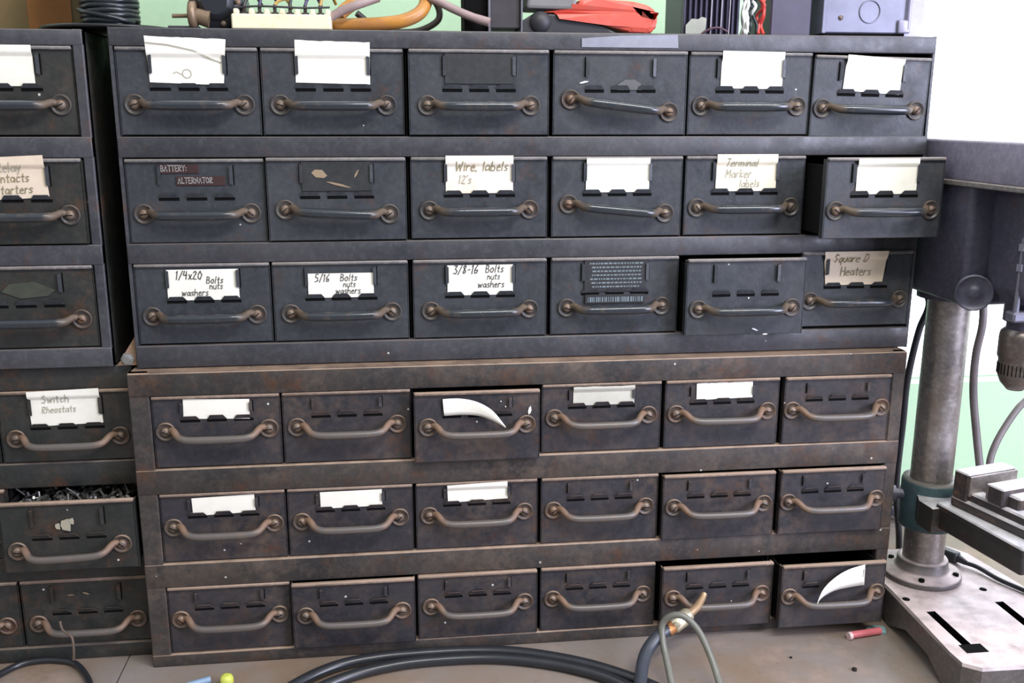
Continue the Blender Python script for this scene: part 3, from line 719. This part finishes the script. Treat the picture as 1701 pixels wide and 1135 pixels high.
# feed hub disc on the left face
g = G(); HB = T(.8610-CX, -.088-CY, -.243+.655) @ Matrix.Rotation(math.radians(-22), 4, 'Z') @ ROTY
g.lathe([(.0001,.0045), (.006,.0045), (.0065,.0035), (.0165,.0035), (.0172,.0050), (.0185,.0050), (.0188,.0035), (.0188,-.004), (.0001,-.004)], 0, 32, HB, close=False)
obj('feed_hub', g, M_CAST, dp)
QX, QY = .9010, -.1150
g = G(); q = lambda z: z + .655
g.lathe([(.0240,q(-.225)), (.0240,q(-.248)), (.0190,q(-.250)), (.0190,q(-.268)), (.0150,q(-.270)), (.0150,q(-.276))], 0, 32, T(QX-CX, QY-CY, 0))
obj('quill', g, M_CAST, dp)
g = G()
for dx in (-.0245, -.010): g.tube([(QX+dx-CX, QY-.022-CY, q(-.180)), (QX+dx-CX, QY-.022-CY, q(-.262))], .0030, 0, 10)
g.box((QX-.030-CX, QY-.028-CY, q(-.264)), (QX-.002-CX, QY-.012-CY, q(-.254)), 0, .002)
for z in (-.186, -.206): g.lathe([(.005,q(z)), (.005,q(z-.007))], 0, 6, T(QX-.0245-CX, QY-.022-CY, 0), smooth=False)
obj('depth_stop_rod', g, plain('stop_rod_steel', (.20,.20,.25), .35, .6), dp)
g = G()
g.lathe([(.0160,q(-.276)), (.0195,q(-.279)), (.0205,q(-.284)), (.0205,q(-.305)), (.0190,q(-.308)), (.0185,q(-.312)), (.0185,q(-.324)), (.0150,q(-.333)), (.0080,q(-.341)), (.0060,q(-.341))], 0, 36, T(QX-CX, QY-CY, 0))
for k in range(30):
    th = k/30*6.283; g.box((-.0004,-.0192,q(-.3235)), (.0004,-.0183,q(-.3125)), 1, 0, T(QX-CX, QY-CY, 0) @ Matrix.Rotation(th, 4, 'Z'))
obj('chuck', g, [painted('chuck_steel', (.12,.10,.09), (.19,.165,.15), .35, rustamt=.4, dust_or_light_amt=0, specks=0, metal=.7), M_VOID], dp)
# table collar, clamp, table
g = G(); g.lathe([(.0240,q(-.484)), (.0310,q(-.484)), (.0325,q(-.488)), (.0325,q(-.540)), (.0320,q(-.543)), (.0240,q(-.543))], 0, 40)
obj('table_collar', g, M_TEAL, dp)
g = G(); g.tube([(-.030,.004,q(-.505)), (-.051,.010,q(-.505))], [.006,.006], 0, 12)
g.tube([(-.040,.006,q(-.505)), (-.049,.009,q(-.505))], .010, 0, 14)
g.tube([(-.0505,.010,q(-.505)), (-.0570,.012,q(-.505))], .0085, 1, 6)
obj('clamp_bolt', g, [M_CAST, plain('bright_bolt', (.6,.6,.62), .3, .6)], dp)
TR_ = math.radians(8.5)
g = G()
TM = T(.8700-CX, -.050-CY, 0) @ Matrix.Rotation(TR_, 4, 'Z')
# arm from collar to the slab
g.prism([(-.010,-.006), (-.008,.020), (.004,.040), (.050,.050), (.075,.045), (.070,.010), (.0,-.006)], q(-.526), q(-.497), 0, TM)
g.box((0,-.128,q(-.522)), (.150,.0,q(-.494)), 0, .003, TM, 2)
g.box((-.001,-.129,q(-.500)), (.151,.001,q(-.492)), 0, .0015, TM)
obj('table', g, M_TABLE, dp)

# machine vise, resting on the table
VR = math.radians(14)
vz = BENCH + q(-.492)
vise = thing('machine_vise', 'small dark steel machine vise with two bright-topped jaws on the drill press table', 'vise', (.8810, -.0610, vz), VR)
M_VISE = painted('dark_vise_casting', (.022,.019,.021), (.040,.033,.033), .45, rustamt=.45, rust=(.20,.11,.06), dust_or_light=(.62,.60,.62), dust_or_light_amt=1, specks=0)
g = G(); g.box((0,-.110,0), (.070,.004,.012), 0, .002); g.box((.004,-.108,.012), (.022,-.016,.022), 0, .002); g.box((.048,-.108,.012), (.066,-.016,.022), 0, .002)
obj('vise_body', g, M_VISE, vise)
g = G(); g.box((0,-.018,.010), (.070,.002,.043), 0, .0015); g.box((.001,-.0215,.018), (.069,-.0182,.041), 1, .0005); obj('fixed_jaw', g, [M_VISE, M_STEEL], vise)
g = G(); g.box((.001,-.064,.0222), (.069,-.044,.042), 0, .0015); g.box((.002,-.0438,.024), (.068,-.041,.041), 1, .0005); g.box((.010,-.078,.0222), (.060,-.060,.036), 0, .002); obj('movable_jaw', g, [M_VISE, M_STEEL], vise)
g = G(); g.tube([(.035,-.078,.026), (.035,-.118,.026)], .005, 0, 12); g.box((.028,-.112,.006), (.042,-.104,.032), 0, .001); obj('vise_screw', g, M_STEEL, vise)

# cords near the press
M_BLKR = plain('black_cord_rubber', (.025,.025,.030), .4)
M_GREYC = plain('grey_brown_cord', (.13,.11,.11), .5)
def cord(name, pts, r, mat, label, cat, group=None, k=6, **kw):
    c = Vector(pts[0]); base = Vector((c.x, c.y, c.z + ZO))
    g = G(); g.tube(spline([Vector(p)-c for p in pts], k), r, 0, 10, **kw)
    return tag(obj(name, g, mat, None, base), label, cat, group)
cord('power_cord', [(.9188,.136,-.2600),(.9181,.09,-.2863),(.9097,.09,-.3204),(.9037,.09,-.3548),(.8996,.09,-.3937),(.8995,.09,-.4413),(.9019,.095,-.5300),(.915,.10,-.600),(.93,.12,-.6505)], .0042, M_BLKR, 'dark cord hanging down between the cabinet and the drill press column', 'cord')
cord('power_cord', [(.9500,.040,-.2560),(.9500,.030,-.275),(.9464,.02,-.3025),(.9424,.02,-.3387),(.9445,.02,-.3832),(.948,.01,-.4326),(.9467,-.012,-.4850)], .0046, M_GREYC, 'grey cord dropping from the drill head to the table behind the vise', 'cord')
cord('power_cord', [(1.140,.06,-.300),(1.0318,.03,-.3889),(1.004,.02,-.4077),(.974,.005,-.4374),(.960,-.004,-.4633),(.958,-.014,-.4860)], .0042, M_GREYC, 'grey cord rising to the right from behind the vise on the drill table', 'cord')
cord('power_cord', [(.9484,.0441,-.6045),(.9569,.0207,-.6045),(.9667,.0045,-.6045),(.9749,-.0255,-.6060),(.9878,-.0532,-.6065),(.9957,-.0734,-.6065),(1.02,-.12,-.6075)], .0028, M_BLKR, 'thin black cord with a plug lying on the drill press base', 'cord')
g = G(); M_ = T(.9480,.0360,BENCH+q(-.6095)+.0075) @ Matrix.Rotation(math.radians(-62), 4, 'Z')
g.box((-.014,-.0065,-.007), (.012,.0065,.007), 0, .003, seg=2); g.tube([(.012,0,0), (.022,0,-.002)], [.005,.0032], 0, 10)
for s in (-1, 1): g.box((-.024, s*.0035-.0007, -.002), (-.013, s*.0035+.0007, .002), 1)
tag(obj('electric_plug', g, [M_BLKR, M_STEEL], None, M_.to_translation(), M_.to_euler()), 'black electric plug lying on the drill press base behind the column', 'plug')
# clutter behind the press on the bench
rnd = random.Random(3)
cord('coiled_cable', [(.985+.020*math.cos(t*.7)+.001*t, .245+.022*math.sin(t*.7), -.649+.0022*t) for t in range(26)], .0030, M_GREYC, 'small heap of coiled cable on the bench between cabinet and press column', 'cable')
g = G(); g.box((-.020,-.010,0), (.020,.010,.020), 0, .003, seg=2); g.lathe([(.007,.020), (.007,.034)], 1, 16)
tag(obj('pipe_fitting', g, [M_CAST, plain('white_cap', (.7,.7,.7), .4)], None, (1.010, .275, BENCH), (0,0,.3)), 'small dark fitting with white cap at the back edge of the bench', 'fitting')

# rusty bracket in the gap between the upper cabinets
g = G()
g.prism([(-.024,-.3180), (-.0045,-.3180), (-.0045,-.2880)], 0, .002, 0, T(0, .004, ZO) @ Matrix.Rotation(math.pi/2, 4, 'X'))
M_RUST = painted('rusty_bracket_steel', (.20,.12,.07), (.28,.18,.12), .6, rustamt=.7, rust=(.22,.10,.05), dust_or_light=(.34,.24,.16), specks=0)
br = tag(obj('corner_bracket', g, M_RUST), 'rusty triangular bracket in the gap between the left and central cabinets', 'bracket')
g = G(); g.lathe([(.0001,.006), (.0040,.006), (.0042,.001), (.007,.001), (.007,0), (.0001,0)], 0, 6, T(-.013,.0018,-.311+ZO) @ ROTY, smooth=False, close=False)
obj('bolt', g, plain('bright_bolt_steel', (.5,.5,.48), .25, .8), br)

# ================================================================== things on top of the cabinets
TU = ZO + .0180; TL = ZO + .0155
# wire spool
sp = thing('wire_spool', 'black spool of wound wire standing across the gap between the top cabinets', 'spool', (-.0160, .0620, TU))
g = G(); g.lathe([(.004,0), (.0655,0), (.0670,.0010), (.0670,.0022), (.0655,.0032), (.004,.0032)], 0, 56); obj('flange', g, plain('black_spool_plastic', (.016,.016,.017), .35), sp)
g = G(); g.lathe([(.004,.082), (.0655,.082), (.0670,.083), (.0670,.0842), (.0655,.0852), (.004,.0852)], 0, 56); obj('flange', g, bpy.data.materials['black_spool_plastic'], sp)
g = G(); pts = []
for i in range(16*24+1):
    a = i/24*2*math.pi; pts.append((.0265*math.cos(a), .0265*math.sin(a), .0065+.0046*i/24+.0006*math.sin(a*3.3)))
g.tube(pts, .0027, 0, 8); g.lathe([(.0245,.003), (.0245,.083)], 0, 32)
pts = [(.0295*math.cos(a), .0295*math.sin(a), .020-.012*(a+2.7)/2.2) for a in [(-2.7+.1*i) for i in range(23)]]
g.tube(pts, .0024, 0, 8)
obj('wound_wire', g, plain('black_glossy_wire', (.020,.024,.027), .28), sp)
# orange brown carton
g = G(); g.box((-.075,-.045,0), (.075,.045,.075), 0, .002); g.box((.018,-.0462,.0), (.062,-.0450,.075), 1)
tag(obj('carton', g, [stained('olive_brown_carton', (.20,.14,.06), (.12,.11,.04), .8, 18), stained('orange_carton_band', (.34,.15,.04), (.24,.10,.03), .6, 20)], None, (-.1370, .170, TL), (0,0,.05)), 'olive and orange brown carton on top of the left cabinet', 'carton')
# valve fitting with stem
g = G(); g.tube([(-.016,0,.0125), (.006,0,.0130)], .0020, 0, 10)
g.lathe([(.010,-.004), (.0135,-.003), (.0135,.003), (.010,.004)], 0, 20, T(.004,0,.0135) @ Matrix.Rotation(math.pi/2, 4, 'Y') )
g.tube([(.004,0,.0135), (.020,0,.010)], [.007,.009], 0, 14); g.box((-.020,-.006,0), (.010,.006,.003), 1, .001)
tag(obj('valve_fitting', g, [plain('dull_brass', (.24,.17,.11), .45, .4), M_BLKR], None, (.0700, .018, TU)), 'small brown brass fitting with a stem beside the black motor', 'fitting')
# black round motor end
mt = thing('small_motor', 'black round motor end lying on the cabinet left of the cream strip', 'motor', (.0960, .045, TU))
g = G(); MM = T(0,-.026,.0262) @ ROTY
g.lathe([(.0001,.0), (.0255,.0), (.0262,-.003), (.0262,-.050), (.0240,-.052), (.0001,-.052)], 0, 36, MM, close=False); g.lathe([(.0120,.006), (.0160,.003), (.0185,0)], 0, 30, MM)
obj('housing', g, plain('black_motor_enamel', (.016,.018,.024), .35), mt)
g = G()
for k in range(5): g.lathe([(.0001,.002), (.0026,.002), (.0028,0)], 0, 8, MM @ T(.0215*math.cos(k*1.257), .0215*math.sin(k*1.257), 0), close=False)
obj('screw', g, M_SCREW, mt)
# cream terminal strip
ts = thing('terminal_strip', 'cream terminal strip with dark wires on top of the upper central cabinet', 'terminal strip', (.1600, .018, TU))
M_CR = stained('cream_bakelite', (.80,.72,.50), (.60,.50,.30), .4, 60, .5)
g = G(); g.box((-.0480,-.012,0), (.0480,.016,.0145), 0, .0012)
for k in range(7): g.box((-.046+k*.0148,-.010,.0145), (-.0412+k*.0148,.014,.0195), 0, .0008)
obj('block', g, M_CR, ts)
for k in range(6):
    g = G(); x = -.0365+k*.0148
    g.lathe([(.0036,.0140), (.0036,.0170), (.0018,.0172), (.0018,.0240)], 0, 8, T(x,0,0)); obj('terminal_post', g, plain('dark_post_%d' % k, (.06,.05,.045), .4, .4), ts)
g = G()
for k, h in enumerate((.030,.034,.028,.036,.031,.033)):
    x = -.0365+k*.0148; g.tube(spline([(x,0,.0235), (x+.003,.004,h), (x+.010,.014,h+.003), (x+.014,.030,h-.004)]), .0016, k % 3, 8)
g.tube(spline([(-.049,.0,.021), (-.02,-.003,.0225), (.02,-.002,.0215), (.047,-.001,.0225)]), .0010, 0, 8)
obj('wires', g, [M_BLKR, plain('purple_wire', (.05,.03,.10), .4), plain('ochre_wire', (.35,.22,.05), .4)], ts)
# orange hose loops
M_OR = stained('orange_brown_hose', (.50,.22,.035), (.26,.12,.08), 1.2, 40, .4)
P_ = [(.198,.050,.0260), (.215,.040,.0255), (.240,.030,.0255), (.262,.024,.0265), (.281,.022,.0295), (.296,.026,.0370), (.303,.034,.048), (.301,.044,.060), (.285,.056,.068), (.262,.062,.066), (.240,.062,.056), (.222,.058,.044), (.214,.052,.036)]
cord('orange_hose', P_, .0068, M_OR, 'thick orange hose looped on the cabinet right of the cream terminal strip', 'hose')
cord('hose_end', [(.2075,.0240,.0320), (.220,.022,.0385), (.236,.022,.0445), (.255,.030,.052)], .0045, plain('grey_pink_hose', (.27,.20,.19), .5), 'short grey pink hose end leaning over the orange hose', 'hose')
cord('dark_loop', [(.232,.064,.0400), (.246,.070,.0300), (.262,.072,.0245), (.279,.074,.0222), (.300,.076,.0250), (.318,.076,.036), (.316,.076,.052), (.300,.074,.062)], .0035, plain('brown_black_cable', (.030,.020,.017), .45), 'dark brown cable loop standing behind the orange hose', 'cable')
cord('grey_tube', [(.3010,.030,.0560), (.315,.026,.0490), (.334,.020,.0395), (.352,.014,.0320), (.3665,.010,.0275)], [.0042]*19+[.0045]*6, plain('mauve_grey_tube', (.30,.22,.21), .45), 'mauve grey rigid tube slanting down to the metal box', 'tube')
# flanged metal box
mb = thing('metal_box', 'dark grey open metal box with flange between grey tube and red tool', 'box', (.3730, .045, TU))
g = G(); M_MB = plain('dark_grey_box_steel', (.055,.050,.055), .4, .3)
g.box((-.031,-.020,0), (-.007,.030,.070), 1, .001); g.box((-.0070,-.026,0), (-.0045,.030,.072), 2, .0005); g.box((-.0045,-.022,.0050), (.0265,.028,.068), 0, .001); g.box((-.0045,-.024,0), (.0265,-.0205,.0012), 2); g.box((.0265,-.026,0), (.0285,.030,.070), 2, .0005)
obj('housing', g, [M_MB, M_VOID, plain('grey_flange_steel', (.20,.20,.23), .35, .5)], mb)
# red tool
rt = thing('red_power_tool', 'red and grey power tool with black grip lying on the cabinet', 'power tool', (.480, .040, TU))
def yprofile(g, pts, y0, y1, mi, bev=.004):
    g.prism([(x, z) for x, z in pts], -y1, -y0, mi, ROTY, bev)
g = G(); yprofile(g, [(-.062,.0215), (-.040,.0205), (.010,.0085), (.034,.0015), (.052,.0005), (.0600,.0025), (.0640,.012), (.0630,.022), (.0560,.029), (.036,.0335), (.0,.0345), (-.022,.0350), (-.022,.0235)], -.024, .024, 0, .006)
obj('body', g, stained('faded_red_plastic', (.58,.085,.055), (.34,.17,.15), .7, 30, .45), rt)
g = G(); yprofile(g, [(-.075,.0245), (-.023,.0238), (-.022,.060), (-.070,.060)], -.023, .023, 0, .003); obj('grey_housing', g, plain('worn_grey_plastic', (.16,.155,.155), .5), rt)
g = G(); yprofile(g, [(-.080,.0), (.026,.0), (.006,.0075), (-.040,.0195), (-.066,.0205), (-.080,.012)], -.020, .020, 0, .002)
g.lathe([(.0001,.023), (.010,.023), (.011,.020), (.011,.0)], 0, 20, T(-.060,0,.0115) @ ROTY, close=False)
obj('grip', g, plain('black_tool_rubber', (.018,.018,.022), .5), rt)
# ribbed transformer
tf = thing('heat_sink', 'dark ribbed metal block with translucent tag on top right of the cabinet', 'heat sink', (.6020, .050, TU))
g = G(); g.box((-.031,-.024,0), (.031,.040,.070), 0, .001)
for k in range(11): g.box((-.031+k*.0058,-.031,.001), (-.0285+k*.0058,-.024,.070), 0, .0005)
obj('ribs', g, plain('dark_indigo_metal', (.050,.046,.080), .4, .3), tf)
g = G(); g.prism([(-.029,.0), (-.008,.0), (-.007,.017), (-.012,.0185), (-.016,.016), (-.023,.0165), (-.029,.010)], 0, .001, 0, T(0,-.033,0) @ ROTY)
obj('tag', g, plain('frosted_olive_tag', (.30,.31,.26), .4), tf)
g = G()
for x in (-.002,.009,.018): g.tube([(x,-.0325,.001), (x+.001,-.0325,.070)], .0006, 0, 6)
g.tube(spline([(-.012,-.034,.0008), (-.004,-.036,.0060), (.006,-.0365,.0075), (.016,-.0355,.0035)]), .0012, 1, 8)
obj('wires', g, [plain('pale_lilac_wire', (.40,.36,.42), .4), plain('plum_wire', (.07,.03,.05), .4)], tf)
# wire bundle
wb = thing('wire_bundle', 'bundle of white red and black wires beside the grey junction box', 'wires', (.6480, .028, TU))
rnd = random.Random(12)
for nm, colr, cnt, x0 in (('white_wires', (.80,.82,.78), 7, -.006), ('red_wires', (.50,.05,.04), 3, .006), ('black_wires', (.02,.03,.03), 3, -.002)):
    g = G()
    for k in range(cnt):
        x = x0 + rnd.uniform(-.004, .004); pts = []
        for j in range(7): pts.append((x + rnd.uniform(-.0035,.0035), -.006+rnd.uniform(-.006,.006), .0022+j*.0095))
        g.tube(spline(pts, 4), .0018, 0, 7)
    obj(nm, g, plain(nm + '_insulation', colr, .4), wb)
# dark box and junction box
g = G(); g.box((-.0225,-.030,0), (.0225,.045,.075), 0, .0015)
tag(obj('black_box', g, plain('dark_violet_box', (.050,.045,.075), .45), None, (.6895, .052, TU)), 'plain dark box standing between the wire bundle and the grey junction box', 'box')
jb = thing('junction_box', 'grey electrical junction box with round knockout at the cabinet right end', 'junction box', (.7760, .050, TU))
M_JB = plain('pale_grey_box_paint', (.17,.175,.235), .38, .2)
g = G(); g.box((-.0540,-.034,.004), (.0400,.048,.085), 0, .0012); g.box((-.0545,-.0352,.0035), (-.050,.048,.085), 0, .0006); g.box((-.052,-.032,0), (.040,.046,.004), 1)
obj('housing', g, [M_JB, M_VOID], jb)
g = G(); JM = T(-.002,-.0344,.0260) @ ROTY
g.lathe([(.0110,0), (.0112,.0008), (.0118,.0008), (.0120,0)], 0, 32, JM, close=False); obj('knockout', g, plain('knockout_grey', (.17,.18,.25), .4), jb)
g = G(); g.lathe([(.0001,.0012), (.0024,.0012), (.0026,0)], 0, 12, T(-.034,-.034,.0195) @ ROTY, close=False); obj('screw', g, M_SCREW, jb)
g = G(); g.box((.0400,-.030,0), (.0620,.046,.085), 0, .001); g.box((.0300,-.0375,.004), (.0440,-.0340,.018), 0, .003, seg=2); g.tube([(.0415,-.0355,.008), (.0415,-.0355,.080)], .0025, 0, 10)
obj('hinged_lid', g, plain('pale_violet_grey', (.28,.27,.37), .35, .2), jb)

# ================================================================== things on the bench in front
M_HOSE = plain('black_glossy_hose', (.020,.022,.026), .27)
Bz = -.655
def hz(pts, r): return [(x, y, Bz + r + .0003 + dz) for x, y, dz in pts]
cord('air_hose', hz([(.100,-.155,0), (.122,-.118,0), (.152,-.080,0), (.191,-.052,0), (.236,-.040,0), (.283,-.0375,0), (.335,-.0385,0), (.383,-.046,0), (.430,-.064,0), (.470,-.086,0), (.510,-.118,0), (.540,-.150,0)], .0062), .0062, M_HOSE, 'thick black hose arching along the bench, rear strand nearest the cabinet', 'hose')
cord('air_hose', hz([(.108,-.178,0), (.140,-.130,0), (.175,-.092,0), (.215,-.0690,0), (.262,-.0560,0), (.310,-.0530,0), (.360,-.0560,0), (.405,-.068,0), (.445,-.086,0), (.482,-.112,0), (.515,-.150,0)], .0060), .0060, M_HOSE, 'thick black hose arching along the bench, front strand nearest the viewer', 'hose')
lead = thing('blow_gun_hose', 'dark hose ending in a brass and steel coupling propped against the bottom drawers', 'hose', (.515, -.15, BENCH))
o3 = Vector((.515, -.15, -.655))
R3 = lambda pts: [Vector(p)-o3 for p in pts]
g = G(); g.tube(spline(R3([(.4960,-.200,-.6470), (.5010,-.160,-.6450), (.5090,-.130,-.6380), (.5215,-.1010,-.6285), (.5385,-.085,-.6185), (.5547,-.0765,-.6140)])), .0070, 0, 14); obj('hose', g, plain('dark_blue_grey_hose', (.040,.046,.058), .35), lead)
A, B_ = Vector((.5540,-.0770,-.6143)), Vector((.5790,-.0660,-.6040))
d = (B_-A)
g = G(); g.tube(R3([A-d*.12, A+d*.16]), [.0072,.0076], 0, 14); obj('ferrule', g, plain('copper_ferrule', (.55,.25,.10), .35, .7), lead)
g = G(); g.tube(R3([A+d*.16, A+d*.24, A+d*.95, A+d*1.05]), [.0080,.0088,.0088,.0070], 0, 8); obj('coupling', g, plain('pale_brass_coupling', (.70,.64,.46), .3, .7), lead)
g = G(); g.tube(R3([A+d*1.05, (.5905,-.0580,-.6005), (.6000,-.0470,-.5965), (.6035,-.0430,-.5925)]), [.0048,.0048,.0040,.0036], 0, 12); obj('nozzle', g, plain('brass_nozzle', (.50,.34,.20), .35, .6), lead)
cord('thin_cable', [(.5413,-.170,-.6510), (.5413,-.145,-.6504), (.5428,-.11,-.6338), (.5423,-.092,-.6179), (.5438,-.084,-.604), (.5523,-.086,-.5935), (.5647,-.092,-.5915), (.5791,-.100,-.6049), (.5884,-.12,-.6274), (.5911,-.15,-.6478), (.592,-.19,-.6515)], .0037, plain('olive_grey_cable', (.15,.15,.125), .35), 'grey cable looped over the brass coupling in front of the bottom drawers', 'cable')
cord('thin_cable', hz([(-.200,-.045,0), (-.1765,-.0318,0), (-.1687,-.0201,0), (-.1569,-.0053,0), (-.1416,.0015,0), (-.1196,.0015,0), (-.0955,-.0082,0), (-.0757,-.0347,0), (-.0645,-.0587,0), (-.060,-.085,0)], .0035), .0035, M_HOSE, 'glossy black cable looping on the bench at the lower left corner', 'cable')
cord('bent_wire', [(-.1027,-.0170,-.5949), (-.0989,-.022,-.603), (-.0893,-.026,-.6093), (-.0873,-.030,-.6229), (-.0885,-.0300,-.634)], .0014, plain('rusty_wire', (.10,.07,.05), .6), 'short rusty wire hooked on the bottom left drawer handle', 'wire')
g = G(); g.tube([(-.020,0,.0045), (.020,.002,.0045)], .0042, 0, 12); g.tube([(-.019,-.001,.0045), (-.023,-.0013,.0045)], .0046, 1, 12)
tag(obj('red_tube', g, [plain('pink_red_plastic', (.62,.16,.18), .2), plain('pale_pink_cap', (.75,.55,.55), .3)], None, (.797,-.052,BENCH), (0,0,.1)), 'small pink red plastic tube on the bench near the press base', 'tube')
g = G(); g.prism([(-.010,-.006), (.008,-.008), (.012,.004), (.0,.009), (-.011,.005)], 0, .004, 0, None, .001)
tag(obj('paper_wad', g, plain('pale_teal_paper', (.22,.38,.40), .6), None, (.8160,-.0420,BENCH)), 'pale teal scrap on the bench at the cabinet lower right corner', 'scrap')
g = G(); g.lathe([(.0060,0), (.0070,.002), (.0070,.008), (.0055,.011), (.0030,.012)], 0, 16)
tag(obj('bottle_cap', g, plain('yellow_green_plastic', (.55,.60,.10), .4), None, (.0760,-.0640,BENCH)), 'yellow green plastic cap at the bottom edge of the frame', 'cap')
g = G(); g.tube([(-.012,0,.004), (.012,.003,.004)], .0038, 0, 12)
tag(obj('blue_crayon', g, plain('pale_blue_plastic', (.20,.30,.42), .4), None, (.0470,-.0640,BENCH), (0,0,.3)), 'pale blue stub at the bottom edge beside the yellow green cap', 'stub')
for x, y, s, lb in ((.752,-.117,.0030,'small dark screw lying alone on the bench right of the grey cable'), (.693,-.085,.0016,'tiny dark nut on the bench below the fifth bottom drawer')):
    g = G(); g.lathe([(.0001,0), (s,0), (s,s*.8), (s*.4,s), (.0001,s)], 0, 6, smooth=False, close=False)
    tag(obj('hex_nut', g, plain('dark_nut_steel', (.03,.025,.025), .4, .5), None, (x, y, BENCH)), lb, 'nut')

# repeats of one kind share a group
for stem, grp in (('parts_cabinet', 'metal drawer cabinets on the bench'), ('power_cord', 'cords hanging about the drill press'),
                  ('air_hose', 'black hose strands on the bench'), ('thin_cable', 'thin cables on the bench'), ('hex_nut', 'small hardware lying on the bench')):
    for o in list(bpy.data.objects):
        if o.parent is None and o.name.split('.')[0] == stem: o['group'] = grp
